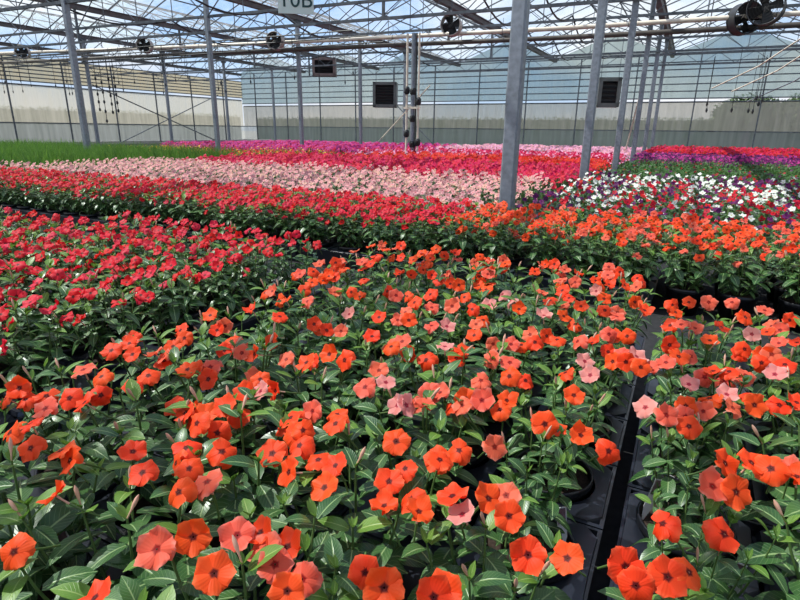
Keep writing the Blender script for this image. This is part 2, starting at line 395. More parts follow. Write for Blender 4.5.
def scatter_blooms(r, n, cols, R=.12, z0=.28, z1=.38, spread=.5):
    for k in range(n):
        a = 2.4 * k + rnd.uniform(-.5, .5); q = R * math.sqrt((k + .5) / n)
        p = r.location + V((q * math.cos(a), q * math.sin(a), z1 - (z1 - z0) * (q / R) ** 2 * rnd.uniform(.5, 1.2)))
        add_flower(r, p, facing(p, spread, .75), rnd.choice(FL[rnd.choice(cols)]))
def mid_bed(name, xs, ys, lab, group, n, cols, keep=None):
    for j, y in enumerate(ys):
        row = [x for x in xs if seen(V((x, y, .2)), 30) and not (keep and not keep(x, y))]
        for i, x in enumerate(row):
            r = vinca(name, x + rnd.uniform(-.012, .012), y + rnd.uniform(-.012, .012), lab % (nth(i), nth(j)), group)
            if i == 0 and name == 'red_vinca' and y < 2.5: LEAVES[r.name].scale = (.85, .85, 1)
            scatter_blooms(r, n + rnd.randint(-2, 2), cols)
RX = [-1.57 - PIT * i for i in range(17)]; RY = [.55 + PIT * j for j in range(7)]
mid_bed('red_vinca', RX, RY, 'red vinca %s from the orange bed in the %s row of the near red bed', 'red vincas of the near bed', 11, ('red', 'red', 'red', 'rose'), lambda x, y: y < 1.85 or x > -2.9)
BX = [-1.36 - PIT * i for i in range(30)]; BY = [2.88 + PIT * j for j in range(4)]
mid_bed('red_vinca', BX, BY, 'red vinca %s from the orange ones, in the %s row beyond the aisle', 'red vincas beyond the aisle', 17, ('red', 'red', 'rose'))
OX = [-1.10 + PIT * i for i in range(9)]; OY = [2.88 + PIT * j for j in range(4)]
mid_bed('orange_vinca', OX, OY, 'orange vinca %s from the red ones, in the %s row beyond the aisle', 'orange vincas beyond the aisle', 12, ('orange', 'orange', 'salmon'))

# ------------------------------------------------------------------ trays
def tray_mesh(nx, ny):
    mb = MB(); h = .108; N = 24
    for i in range(nx):
        for j in range(ny):
            cx, cy = (i - (nx - 1) / 2) * PIT, (j - (ny - 1) / 2) * PIT; s = PIT / 2 - .0035
            if i in (0, nx - 1) or j in (0, ny - 1): pass
            rows = [[], [], [], []]
            for k in range(N):
                a = 2 * PI * (k + .5) / N; c, q = math.cos(a), math.sin(a); e = s / max(abs(c), abs(q))
                rows[0].append(V((cx + e * c, cy + e * q, h - .012)))
                rows[1].append(V((cx + (e - .006) * c, cy + (e - .006) * q, h)))
                rows[2].append(V((cx + .0835 * c, cy + .0835 * q, h))); rows[3].append(V((cx + .076 * c, cy + .076 * q, .03)))
            mb.grid(rows, 'tray', None, True)
    w, d = nx * PIT / 2 - .002, ny * PIT / 2 - .002
    ring = lambda g, z: [V((x * (w + g), y * (d + g), z)) for x, y in ((-1, -1), (1, -1), (1, 1), (-1, 1))]
    mb.grid([ring(-.018, 0), ring(-.002, h - .012), ring(.0, h - .004), ring(-.008, h - .003), ring(-.008, h - .02)], 'tray', None, True)
    me = mb.mesh('tray', False); return me
TR = {}
def trays(xs, ys, nx, ny, what, group):
    k = (nx, ny)
    if k not in TR: TR[k] = tray_mesh(nx, ny)
    for jj in range(0, len(ys) - ny + 1, ny):
        c = 0
        for ii in range(0, len(xs) - nx + 1, nx):
            x = sum(xs[ii:ii + nx]) / nx; y = sum(ys[jj:jj + ny]) / ny
            if not any(seen(V((a, b, .1)), 30) for a in xs[ii:ii + nx] for b in ys[jj:jj + ny]): continue
            o = put('plant_tray', TR[k], (x, y, .001)); c += 1
            tag(o, 'black tray, %s in the %s line under the %s' % (nth(c - 1), nth(jj // ny), what), 'tray', group)
trays(CX[:3], CY, 3, 1, 'centre bed by the red side', 'trays of the centre bed')
trays(CX[3:], CY, 2, 1, 'centre bed by the gap', 'trays of the centre bed')
trays(SX, SY, 3, 1, 'bed beyond the gap', 'trays of the side bed')
trays(RX, RY[:6], 3, 3, 'near red vincas', 'trays of the near red bed')
trays(RX[:6], RY[6:], 3, 1, 'last row of near red vincas', 'trays of the near red bed')
trays(BX, BY, 4, 2, 'red vincas beyond the aisle', 'trays beyond the aisle')
trays(OX, OY, 5, 2, 'orange vincas beyond the aisle', 'trays beyond the aisle')

# ------------------------------------------------------------------ farther beds: one mesh per plant
def mound(name, cols, H, R, nleaf, nfl, D, lf='leaf', L=.045, seg=3, z0=.06, flat=.5):
    mb = MB()
    for k in range(nleaf):
        a = 2.4 * k + rnd.uniform(-.3, .3); q = R * math.sqrt((k + .5) / nleaf)
        z = z0 + (H - z0) * (1 - .75 * (q / R) ** 2.2) * rnd.uniform(.62, .97)
        d = V((math.cos(a), math.sin(a), rnd.uniform(-.2, .5))); LL = L * rnd.uniform(.8, 1.25)
        leaf(mb, V((q * math.cos(a), q * math.sin(a), z)) - d * LL * .4, d + rv(.4), V((0, 0, 1)) + rv(.3), LL, LL * .5, lf, .3, .2, 4)
    for k in range(nfl):
        a = 2.4 * k + rnd.uniform(-.5, .5) + 1; q = R * math.sqrt((k + .5) / nfl)
        z = H * 1.0 - (H - z0) * .5 * (q / R) ** 2.2 + rnd.uniform(-.012, .02)
        corolla(mb, V((q * math.cos(a), q * math.sin(a), z)), V((0, -.6, flat + .3)) + rv(.45), D * rnd.uniform(.85, 1.1), rnd.choice(cols), .1, 3, seg, 5, .2)
    mb.tube([(0, 0, 0.002), (0, 0, H * .8)], [.03, .012], 'stem', 6, False)
    return mb.mesh(name)
def clump(name):
    mb = MB()
    for k in range(44):
        a = rnd.random() * 6.3; q = .075 * math.sqrt(rnd.random()); h = rnd.uniform(.28, .56)
        b = V((q * math.cos(a), q * math.sin(a), .0)); d = V((math.cos(a) * .25, math.sin(a) * .25, 1)) + rv(.15)
        leaf(mb, b, d, V((math.cos(a + 1.5), math.sin(a + 1.5), .2)), h, .016, 'blade', rnd.uniform(0, .15), .1, 4)
    return mb.mesh(name)

POSTS = [(-1.19, 4.12 + 3.5 * k) for k in range(6)] + [(-10.7, 7.1 + 3.5 * k) for k in range(5)] + [(-20.1, 13.8 + 3.45 * k) for k in range(4)]
def far(name, proto, beds, pitch, label, cat, group, cap=300, stuff_label=None, drop=0.):
    pts = []
    for x0, x1, y0, y1 in beds:
        ny = int((y1 - y0) / pitch) + 1; nx = int((x1 - x0) / pitch) + 1
        for j in range(ny):
            for i in range(nx):
                x = x1 - pitch * (i + .5 * (j % 2)); y = y0 + pitch * j
                if x < x0 or any((x - a) ** 2 + (y - b) ** 2 < .05 for a, b in POSTS) or not seen(V((x, y, .2)), 15): continue
                if drop and rnd.random() < drop: continue
                pts.append((x, y))
    far_pts(name, proto, pts, label, cat, group, cap, stuff_label)
def far_pts(name, proto, pts, label, cat, group, cap=300, stuff_label=None):
    pts = sorted(pts, key=lambda p: p[0] ** 2 + p[1] ** 2)
    for x, y in pts[:cap]:
        o = put(name, rnd.choice(proto), (x + rnd.uniform(-.015, .015), y + rnd.uniform(-.015, .015), .001), rnd.uniform(-.9, .9), None, rnd.uniform(.92, 1.08))
        tag(o, label, cat, group)
    rest = pts[cap:]
    if rest:
        vs, fs, mi, uv = [], [], [], []
        dat = []
        for me in proto:
            u = [0.] * (2 * len(me.loops)); me.uv_layers[0].data.foreach_get('uv', u)
            dat.append(([v.co.copy() for v in me.vertices], [tuple(p.vertices) for p in me.polygons], [p.material_index for p in me.polygons], u))
        for x, y in rest:
            v, f, m_, u = rnd.choice(dat); b = len(vs); R = Matrix.Rotation(rnd.uniform(-.9, .9), 3, 'Z'); t = V((x, y, .001))
            vs.extend([tuple(R @ c + t) for c in v]); fs.extend([tuple(i + b for i in q) for q in f]); mi.extend(m_); uv.extend(u)
        me = bpy.data.meshes.new(name + '_mass'); me.from_pydata(vs, [], fs)
        for m_ in proto[0].materials: me.materials.append(m_)
        me.polygons.foreach_set('material_index', mi); me.polygons.foreach_set('use_smooth', [True] * len(fs))
        me.uv_layers.new(name='UVMap').data.foreach_set('uv', uv); me.update()
        tag(put(name + '_carpet', me), stuff_label, 'flowers', None, 'stuff')
    print('BED', name, len(pts))

def protos(n, *a, **k):
    """every variant lists its materials in the same order"""
    out = []
    for i in range(n):
        out.append(mound(*a, **k))
    names = []
    for me in out:
        for m_ in me.materials:
            if m_.name not in names: names.append(m_.name)
    for me in out:
        old = [m_.name for m_ in me.materials]; idx = [0] * len(me.polygons); me.polygons.foreach_get('material_index', idx)
        idx = [names.index(old[i]) for i in idx]
        me.materials.clear()
        for q in names: me.materials.append(bpy.data.materials[q])
        me.polygons.foreach_set('material_index', idx)
    return out

far('pink_vinca', protos(5, 'pink_vinca', ('pink', 'pink', 'peach'), .36, .13, 46, 14, .048), [(-7.9, -1.36, 3.84, 6.5), (-9.6, -7.95, 3.84, 4.3)], .225,
    'pale pink vinca in the wide bed behind the red vincas', 'flower', 'pale pink vincas', 300, 'pale pink vincas filling the back of the wide pink bed')
cols = {'white_vinca': ('white',), 'purple_vinca': ('purple',), 'crimson_vinca': ('maroon', 'red')}
mix = {k: [] for k in cols}; mr_ = random.Random(5)
for j in range(16):
    for i in range(24):
        x, y = -1.02 + .228 * (i + .5 * (j % 2)), 3.95 + .228 * j + (.35 if j > 0 else .2)
        if seen(V((x, y, .2)), 15): mix[('white_vinca', 'purple_vinca', 'crimson_vinca')[(i + 2 * j + mr_.choice((0, 0, 1, 2))) % 3]].append((x, y))
for k, c in cols.items():
    far_pts(k, protos(4, k, c, .35, .13, 60, 8 if k == 'white_vinca' else 9, .047), mix[k], '%s vinca in the mixed white, purple and crimson bed behind the orange vincas' % k.split('_')[0], 'flower', k.split('_')[0] + ' vincas of the mixed bed')
far('crimson_petunia', protos(3, 'crimson_petunia', ('magenta', 'magenta', 'rose'), .36, .15, 26, 26, .055), [(-7.6, -1.36, 6.75, 9.3)], .27,
    'crimson pink petunia in the bed behind the pale pink vincas', 'flower', 'crimson petunias', 300, 'crimson petunias at the back of their bed')
far('scarlet_petunia', protos(3, 'scarlet_petunia', ('scarlet', 'scarlet', 'red'), .36, .16, 24, 22, .055, 'herb'), [(-6.2, -1.36, 9.6, 11.8)], .3,
    'scarlet petunia in the strip behind the crimson petunias', 'flower', 'scarlet petunias')
far('pink_petunia', protos(3, 'pink_petunia', ('magenta', 'magenta', 'lilac'), .36, .17, 22, 26, .06, 'herb'), [(-7.5, -1.36, 12.1, 15.0)], .33,
    'bright pink petunia in the far strip before the pale lilac ones', 'flower', 'bright pink petunias')
far('violet_petunia', protos(3, 'violet_petunia', ('violet', 'violet', 'magenta'), .36, .18, 20, 26, .065, 'herb'), [(-15.5, -7.7, 12.8, 19.5)], .36,
    'violet pink petunia in the far bed along the end wall', 'flower', 'violet petunias', 300, 'violet pink petunias filling the far bed before the end wall')
far('lilac_petunia', protos(3, 'lilac_petunia', ('lilac', 'lilac', 'pink'), .36, .18, 20, 26, .065, 'herb'), [(-7.0, -1.4, 15.4, 21)], .37,
    'pale lilac petunia in the last bed before the end wall', 'flower', 'pale lilac petunias', 240, 'pale lilac petunias in the last bed before the end wall')
far('marigold', protos(3, 'marigold', ('yellow', 'scarlet', 'red'), .30, .15, 40, 6, .045, 'blade'), [(-11.5, -7.7, 8.8, 12.4)], .3,
    'yellow and orange marigold in the low green bed beside the tall grass clumps', 'flower', 'marigolds')
far('yellow_marigold', protos(2, 'yellow_marigold', ('yellow',), .32, .15, 30, 10, .05, 'herb'), [(-13.6, -11.7, 9.2, 11.2)], .33,
    'yellow marigold in the narrow strip behind the tall grass clumps', 'flower', 'yellow marigolds')
far('green_petunia', protos(4, 'green_petunia', ('purple', 'maroon'), .36, .15, 64, 1, .045, 'herb', .05), [(-.95, 2.6, 7.95, 12.8)], .27,
    'leafy green petunia with few blooms behind the mixed vinca bed', 'flower', 'leafy petunias')
far('purple_petunia', protos(3, 'purple_petunia', ('purple', 'violet', 'purple'), .38, .16, 24, 24, .055, 'herb'), [(-.95, 3.4, 12.9, 15.2)], .3,
    'purple petunia in the strip behind the leafy green petunias', 'flower', 'purple petunias')
far('red_petunia', protos(3, 'red_petunia', ('maroon', 'magenta', 'red'), .42, .18, 22, 26, .06, 'herb'), [(-.95, 5.2, 15.3, 21.5)], .36,
    'crimson petunia in the last bed on the side of the steel posts', 'flower', 'crimson petunias by the end wall', 300, 'crimson petunias filling the last bed by the end wall')
cl = [clump('grass_clump') for i in range(3)]
far('grass_clump', cl, [(-15.5, -8.0, 4.5, 8.6)], .26, 'clump of tall bright green grassy leaves in the bed behind the pale pink vincas', 'grass clump', 'tall grass clumps', 300, 'tall bright green grassy clumps filling the back of their bed')

# ------------------------------------------------------------------ the greenhouse
SK = .045                                            # the cross frames run slightly askew
def YK(y, x): return y + SK * (x + 1.19)
XW, XE, YB, YF = -24.9, 8.3, 27., -4.2               # side walls, end wall, near end
GUT = [-24.9 + 4.74 * i for i in range(8)]           # gutter lines, -24.9 .. 8.3
GUT[5] = -1.19; GUT[4] = -6.0; GUT[3] = -10.7; GUT[2] = -15.3; GUT[1] = -20.1; GUT[6] = 3.55; GUT[7] = 8.3
ZG = 3.94
def struct(name, mb, label, parent=None, smooth=False, loc=(0, 0, 0)):
    o = put(name, mb.mesh(name, smooth), loc, 0, parent)
    if parent is None: tag(o, label, None, None, 'structure')
    return o
mb = MB(); mb.box((-8.3, 11.4, -.05), (33.6, 31.6, .1), 'floor'); struct('floor', mb, 'dark ground cloth under the flower beds')
mb = MB(); mb.poly([V((-120, -60, -.12)), V((90, -60, -.12)), V((90, 160, -.12)), V((-120, 160, -.12))], 'earth'); struct('ground_outside', mb, 'pale gravel ground outside the greenhouse')

# roof: one glazed gable per bay
for i in range(7):
    a, b = GUT[i], GUT[i + 1]; c = (a + b) / 2; R = .95
    mb = MB()
    for p, q in ((a, c), (c, b)):
        zp, zq = (ZG + .06, ZG + R) if q == c else (ZG + R, ZG + .06)
        mb.poly([V((p, YF, zp)), V((q, YF, zq)), V((q, YB, zq)), V((p, YB, zp))], 'roof')
    ce = struct('ceiling', mb, 'clear glass roof of the %s bay counted from the far side wall' % nth(i))
    fr = MB()
    fr.bar((c, YF, ZG + R), (c, YB, ZG + R), .05, .07, 'dark')
    y = YF + .4
    while y < YB:
        for s in (a, b): fr.bar((s, y, ZG + .05), (c, y, ZG + R - .01), .022, .03, 'dark')
        y += 1.17
    for s in (a, b):
        for t in (.5,): fr.bar((s + (c - s) * t, YF, ZG + .05 + (R - .05) * t - .03), (s + (c - s) * t, YB, ZG + .05 + (R - .05) * t - .03), .03, .03, 'dark')
    put('glazing_bar_frame', fr.mesh('glazing_bar_frame', False), (0, 0, 0), 0, ce)
for i, x in enumerate(GUT):
    mb = MB(); ys = (YF, YB)
    prof = [(-.09, .10), (-.07, .0), (.07, .0), (.09, .10), (.13, .11), (.13, .125), (.08, .125), (.06, .02), (-.06, .02), (-.08, .125), (-.13, .125), (-.13, .11)]
    mb.grid([[V((x + px, y, ZG - .1 + pz)) for px, pz in prof] for y in ys], 'gutter', None, True)
    struct('gutter', mb, 'grey roof gutter, %s line counted from the far side wall' % nth(i))

# posts
def post(x, y, label, s=.105):
    r = empty('steel_post', (x, y, 0)); tag(r, label, 'post', 'galvanised roof posts')
    m = MB(); h = s / 2; c = .012
    prof = [(-h + c, -h), (h - c, -h), (h, -h + c), (h, h - c), (h - c, h), (-h + c, h), (-h, h - c), (-h, -h + c)]
    m.grid([[V((px, py, z)) for px, py in prof] for z in (0, ZG - .11)], 'steel', None, True)
    put('shaft', m.mesh('post_shaft', False), parent=r)
    m = MB(); m.box((0, 0, .008), (.2, .2, .016), 'dark')
    for a in (-1, 1):
        for b in (-1, 1): m.lathe([(0, .03), (.01, .03), (.01, .016)], 'dark', 6, V((a * .078, b * .078, 0)))
    put('base_plate', m.mesh('base_plate', False), parent=r)
    m = MB(); m.box((0, 0, ZG - .15), (.13, .2, .1), 'dark'); m.box((0, 0, ZG - .10), (.2, .16, .012), 'dark')
    put('gutter_bracket', m.mesh('gutter_bracket', False), parent=r)
R0 = [4.12 + 3.5 * k for k in range(6)]
for k, y in enumerate(R0):
    post(-1.19, y, ('grey steel post standing between the orange, pink and mixed vincas, nearest of all', 'grey steel post at the far edge of the mixed vinca bed, next behind the nearest')[k] if k < 2
         else 'grey steel post, %s one along the post line starting at the mixed vincas' % nth(k))
for k in range(5): post(-10.7, 7.1 + 3.5 * k, 'grey steel post rising out of the tall grass clumps' if k == 0 else 'grey steel post, %s one along the line starting at the tall grass clumps' % nth(k))
for k in range(4): post(-20.1, 13.8 + 3.45 * k, 'grey steel post, %s one along the line next to the far side wall' % nth(k))

# lattice girders across the house
ZT, ZL = 3.36, 3.02
for k, y0 in enumerate((4.12, 7.62, 11.12, 14.62, 18.12, 21.62)):
    r = empty('lattice_girder', (0, 0, 0)); r['kind'] = 'structure'; r['label'] = 'grey lattice girder spanning the house, %s from the camera' % nth(k)
    P = lambda x, z: V((x, YK(y0, x) - (.09 if True else 0), z))
    m = MB(); m.bar(P(XW + .1, ZT), P(XE - .1, ZT), .055, .055, 'dark'); put('top_chord', m.mesh('top_chord', False), parent=r)
    m = MB(); m.bar(P(XW + .1, ZL), P(XE - .1, ZL), .055, .055, 'dark'); put('bottom_chord', m.mesh('bottom_chord', False), parent=r)
    m = MB(); x = XW + .3; j = 0
    while x < XE - .8:
        m.bar(P(x, ZL if j % 2 else ZT), P(x + .5, ZT if j % 2 else ZL), .014, .014, 'dark'); x += .5; j += 1
    put('web_brace', m.mesh('web_brace', False), parent=r)
    for i, x in enumerate(GUT[1:-1]):
        m = MB(); m.bar(P(x, ZL), P(x, ZG - .1), .05, .05, 'dark')
        for s in (-1, 1): m.bar(P(x, ZT - .02), P(x + s * 1.1, ZG + .38), .02, .02, 'dark'); m.bar(P(x + s * 1.1, ZT), P(x + s * 1.1, ZG + .38), .016, .016, 'dark')
        put('gutter_strut', m.mesh('gutter_strut', False), parent=r)
    for i in range(7):                               # tie bars up to the ridge
        a, b = GUT[i], GUT[i + 1]; c = (a + b) / 2; m = MB()
        m.bar(P(c, ZT), P(c, ZG + .9), .018, .018, 'dark')
        m.bar(P(c, ZT), P(c - 1.3, ZG + .42), .014, .014, 'dark'); m.bar(P(c, ZT), P(c + 1.3, ZG + .42), .014, .014, 'dark')
        put('ridge_tie', m.mesh('ridge_tie', False), parent=r)

# walls
def wall(name, label, A, B, out, ztop, zc, gable, cm='clad'):
    """A->B along the wall at ground; out = outward unit vector"""
    A, B, out = V(A), V(B), V(out); d = (B - A); Ln = d.length; d.normalize(); up_ = V((0, 0, 1))
    r = empty(name, (0, 0, 0)); r['kind'] = 'structure'; r['label'] = label
    Q = lambda s, z, o=0.: A + d * s + up_ * z + out * o
    m = MB(); m.box(Q(Ln / 2, .07), (Ln, .14, .14), 'kerb', d, out); put('kerb', m.mesh('kerb', False), parent=r)
    m = MB(); m.poly([Q(0, .14), Q(Ln, .14), Q(Ln, .93), Q(0, .93)], 'lower'); put('lower_panel', m.mesh('lower_panel', False), parent=r)
    m = MB(); n = int(Ln / .14); rows = [[], []]
    for i in range(n + 1):
        s = Ln * i / n; o = .012 * math.sin(i * 1.9) + rnd.uniform(-.008, .008)
        rows[0].append(Q(s, .93, .03 + o)); rows[1].append(Q(s, zc, .03 + o * .5))
    m.grid(rows, 'curtain'); put('roll_up_curtain', m.mesh('roll_up_curtain', True), parent=r)
    m = MB(); m.tube([Q(.05, zc + .02, .04), Q(Ln - .05, zc + .02, .04)], .03, 'dark', 10); put('curtain_roller', m.mesh('curtain_roller', True), parent=r)
    m = MB()
    top = [Q(0, ZG)]
    if gable:
        for i in range(7):
            a, b = GUT[i], GUT[i + 1]
            top += [V((a, A.y, ZG + .05)), V(((a + b) / 2, A.y, ZG + .93))]
        top += [V((GUT[7], A.y, ZG + .05))]
        for i in range(7):
            a, b = GUT[i], GUT[i + 1]
            m.poly([V((a, A.y, ZG + .05)), V((b, A.y, ZG + .05)), V(((a + b) / 2, A.y, ZG + .93))], 'clad')
    m.poly([Q(0, zc + .16), Q(Ln, zc + .16), Q(Ln, ztop + (.05 if gable else 0)), Q(0, ztop + (.05 if gable else 0))], cm)
    put('upper_cladding', m.mesh('upper_cladding', False), parent=r)
    z = .93; lev = [.93, zc + .16] + [zc + .16 + (ztop - zc - .16) * (i + 1) / 6 for i in range(6)]
    for z in lev:
        m = MB(); m.bar(Q(0, z, -.03), Q(Ln, z, -.03), .03, .045, 'dark'); put('girt', m.mesh('girt', False), parent=r)
    s = 1.1
    while s < Ln:
        m = MB(); m.bar(Q(s, .1, -.06), Q(s, ztop, -.06), .05, .05, 'dark'); put('stud', m.mesh('stud', False), parent=r); s += 2.37
    return r
wall('wall_back', 'translucent end wall with a roll-up curtain and purlins above', (XW, YB, 0), (XE, YB, 0), (0, 1, 0), ZG, 2.08, True)
wall('wall_left', 'translucent side wall with a roll-up curtain behind the tall grass clumps', (XW, YF, 0), (XW, YB, 0), (-1, 0, 0), 3.5, 2.42, False, 'tanclad')
wall('wall_right', 'translucent side wall at the end of the crimson petunia bed', (XE, YB, 0), (XE, YF, 0), (1, 0, 0), 3.5, 2.42, False)

# white distribution pipe and the brown duct below it, across the house
def xpipe(name, pts, r, m, label, hang, cat='pipe'):
    e = empty(name, pts[0]); tag(e, label, cat); o = V(pts[0])
    mb = MB(); mb.tube([V(p) - o for p in pts], r, m, 12); put('tube', mb.mesh(name + '_tube'), parent=e)
    for i in range(len(pts) - 1):
        a, b = V(pts[i]), V(pts[i + 1]); n = max(1, int((b - a).length / 2.4))
        for k in range(n):
            p = a + (b - a) * ((k + .5) / n) - o; mb = MB()
            mb.tube([p + V((0, math.cos(t) * (r + .006), math.sin(t) * (r + .006))) for t in [2 * PI * q / 10 for q in range(11)]], .006, 'dark', 5, False)
            mb.bar(p + V((0, 0, r)), p + V((0, 0, hang)), .008, .008, 'dark'); put('hanger', mb.mesh('hanger', False), parent=e)
xpipe('white_pipe', [(-24.6, 13.0, 3.46), (-16, 13.6, 3.31), (-9, 14.0, 3.22), (-3, 14.2, 3.16), (8.1, 14.45, 3.14)], .05, 'pipe', 'long white pipe hung across the whole house under the roof', .3)
xpipe('duct_pipe', [(-24.6, 13.2, 3.14), (-16, 13.7, 3.10), (-9, 14.1, 3.04), (-3, 14.35, 2.98), (8.1, 14.6, 2.94)], .055, 'brown', 'long brownish pipe hung just below the white pipe', .12)

# circulation fans
def fan(x, y, z, R, label, yaw, cg='cage'):
    r = empty('circulation_fan', (x, y, z), yaw); tag(r, label, 'fan', 'circulation fans')
    m = MB(); n = 28; w = .13
    for rr, y0_, y1_ in ((R, -w, w), (R * .96, -w, w)):
        m.grid([[V((rr * math.cos(2 * PI * k / n), yy, rr * math.sin(2 * PI * k / n))) for k in range(n)] for yy in (y0_, y1_)], cg, None, True)
    for yy in (-w, w): m.tube([V((R * math.cos(2 * PI * k / n), yy, R * math.sin(2 * PI * k / n))) for k in range(n + 1)], .012, cg, 6, False)
    dr = put('drum', m.mesh('fan_drum'), parent=r)
    m = MB()
    for q in range(1, 6): m.tube([V((R * q / 6 * math.cos(2 * PI * k / n), -w - .03 * (1 - q / 6), R * q / 6 * math.sin(2 * PI * k / n))) for k in range(n + 1)], .004, 'blackm', 4, False)
    for k in range(8):
        a = PI * k / 4; m.bar((0, -w - .03, 0), (R * math.cos(a), -w, R * math.sin(a)), .005, .005, 'blackm')
    put('guard_grille', m.mesh('guard_grille'), parent=dr)
    m = MB()
    for k in range(4):
        a = PI / 2 * k + .3; c, s = math.cos(a), math.sin(a); rows = []
        for q in (.15, .5, .9):
            wd = .09 * (.6 + q * .7); rows.append([V((c * R * q - s * wd * e, .04 * e * 1.0, s * R * q + c * wd * e)) for e in (-1, 0, 1)])
        m.grid(rows, 'blackm')
    put('blade', m.mesh('fan_blade'), parent=r)
    m = MB(); m.tube([(0, -.05, 0), (0, .2, 0)], .07, 'blackm', 14); put('motor', m.mesh('fan_motor'), parent=r)
    m = MB(); m.bar((0, 0, R), (0, 0, R + .35), .015, .015, 'dark'); put('hanging_rod', m.mesh('hanging_rod', False), parent=r)
fan(-11.0, 13.45, 3.22, .23, 'round fan in a pale drum on the white pipe beside the hanging sign', .35)
fan(-15.9, 13.0, 3.30, .22, 'round fan on the white pipe between the sign and the far side wall', .6)
fan(-22.0, 12.7, 3.36, .22, 'round fan on the white pipe nearest the far side wall', .8)
fan(.95, 14.1, 3.26, .32, 'round black fan on the white pipe beyond the post line, larger of that pair', -.2, 'darkcage')
fan(.62, 14.3, 3.12, .30, 'round black fan tucked lower beside the larger one on the white pipe', .5, 'darkcage')
fan(-5.6, 13.5, 3.28, .24, 'round fan on the white pipe half hidden behind the nearest steel post', .2)

# unit heaters
def heater(x, y, z, w, h, d, label, body, yaw, louv=7, rod=1.):
    r = empty('unit_heater', (x, y, z), yaw); tag(r, label, 'heater', 'hanging unit heaters')
    m = MB(); t = .05
    m.box((0, d / 2, 0), (w, d * .9, h), body)
    for s in (-1, 1):
        m.box((s * (w / 2 - t), -.02, 0), (2 * t, .1, h), body); m.box((0, -.02, s * (h / 2 - t)), (w, .1, 2 * t), body)
    put('cabinet', m.mesh('heater_cabinet', False), parent=r)
    for k in range(louv):
        m = MB(); z_ = -h / 2 + .14 + (h - .28) * k / max(1, louv - 1)
        m.box((0, -.02, z_), (w - .22, .07, .012), 'blackm', V((1, 0, 0)), V((0, .8, .6)), V((0, -.6, .8))); put('louvre', m.mesh('louvre', False), parent=r)
    m = MB(); m.box((0, .02, 0), (w - .2, .012, h - .2), 'blackm'); put('outlet', m.mesh('outlet', False), parent=r)
    for s in (-1, 1):
        m = MB(); m.bar((s * w * .4, d * .4, h / 2), (s * w * .4, d * .4, h / 2 + rod), .014, .014, 'dark'); put('hanging_rod', m.mesh('rod', False), parent=r)
heater(-10.15, 18.4, 2.05, .86, .86, .6, 'dark grey box heater hanging before the end wall behind the valve pipes', 'heater', .4, 7, 1.0)
heater(-2.25, 17.2, 1.92, .6, .78, .5, 'grey box heater hanging between the second and third steel posts', 'heater', .25, 5, 1.1)
heater(-13.9, 20.0, 3.28, .95, .7, .6, 'brownish ribbed heater hanging high under the roof below the sign', 'rust', .5, 8, .4)

# hanging bay sign
r = empty('hanging_sign', (-7.98, 10.5, 3.31), .0); tag(r, 'white sign with dark letters 10B hanging from the roof girder', 'sign')
r.rotation_euler = (0, 0, .62)
m = MB(); m.box((0, 0, .14), (.76, .02, .50), 'sign'); put('board', m.mesh('sign_board', False), parent=r)
cu = bpy.data.curves.new('lettering', 'FONT'); cu.body = '10B'; cu.size = .46; cu.align_x = 'CENTER'; cu.extrude = .004; cu.space_character = 1.0
to = new_obj('tmp', cu); link(to); bpy.context.view_layer.update()
me = bpy.data.meshes.new_from_object(to.evaluated_get(bpy.context.evaluated_depsgraph_get())); bpy.data.objects.remove(to)
me.name = 'lettering'; me.materials.clear(); me.materials.append(M['ink'])
o = put('lettering', me, (0, -.0145, .02), 0, r); o.rotation_euler = (PI / 2, 0, 0)
for s in (-1, 1):
    m = MB(); m.bar((s * .3, 0, .38), (s * .3, 0, .62), .006, .006, 'dark'); put('chain', m.mesh('sign_chain', False), parent=r)

# riser with valves at the end of the crimson bed
r = empty('irrigation_riser', (-6.12, 12.5, 0)); tag(r, 'upright bundle of pipes and valves behind the crimson petunias', 'pipe')
for k, (dx, w, mt) in enumerate(((-.16, .028, 'pipe'), (0, .05, 'steel'), (.15, .024, 'pipe'), (.08, .02, 'hose'))):
    m = MB(); m.tube([(dx, 0, 0), (dx, 0, 3.0)], w, mt, 10); put('riser_pipe', m.mesh('riser_pipe'), parent=r)
for dx, z in ((-.16, .75), (0, 1.1), (.15, .55), (.15, 1.5), (-.16, 1.75), (0, .5), (.0, 1.72)):
    m = MB(); m.tube([(dx, 0, z - .09), (dx, 0, z - .05), (dx, 0, z + .05), (dx, 0, z + .09)], [.04, .07, .07, .04], 'hose', 10); m.bar((dx, -.05, z), (dx + .07, -.14, z + .04), .025, .03, 'hose')
    put('valve', m.mesh('valve'), parent=r)
m = MB(); m.bar((-.22, -.04, 1.35), (.22, -.04, 1.35), .03, .05, 'pipe'); put('bracket', m.mesh('riser_bracket', False), parent=r)

# hanging feed lines with drop ends by the side wall
def chain(x, y, z0, z1, label):
    r = empty('hanging_valve_line', (x, y, z1)); tag(r, label, 'hose', 'bunch of hanging valve lines')
    m = MB(); m.tube([(0, 0, 0), (.01, 0, (z0 - z1) * .5), (0, 0, z0 - z1)], .012, 'hose', 6); put('line', m.mesh('valve_line'), parent=r)
    n = 5
    for k in range(n):
        z = (z0 - z1) * (.35 + .62 * k / (n - 1)); m = MB(); m.tube([(0, 0, z - .06), (0, 0, z - .03), (0, 0, z + .03), (0, 0, z + .06)], [.015, .036, .036, .015], 'hose', 8); put('valve', m.mesh('line_valve'), parent=r)
for k, (dx, zb) in enumerate(((0, 1.35), (.35, .95), (.8, 1.25), (1.15, 1.3))):
    chain(-19.0 + dx, 13.3 - dx * .1, zb, 3.02, 'dark hanging line with valves, %s of the bunch behind the grass clumps' % nth(k))
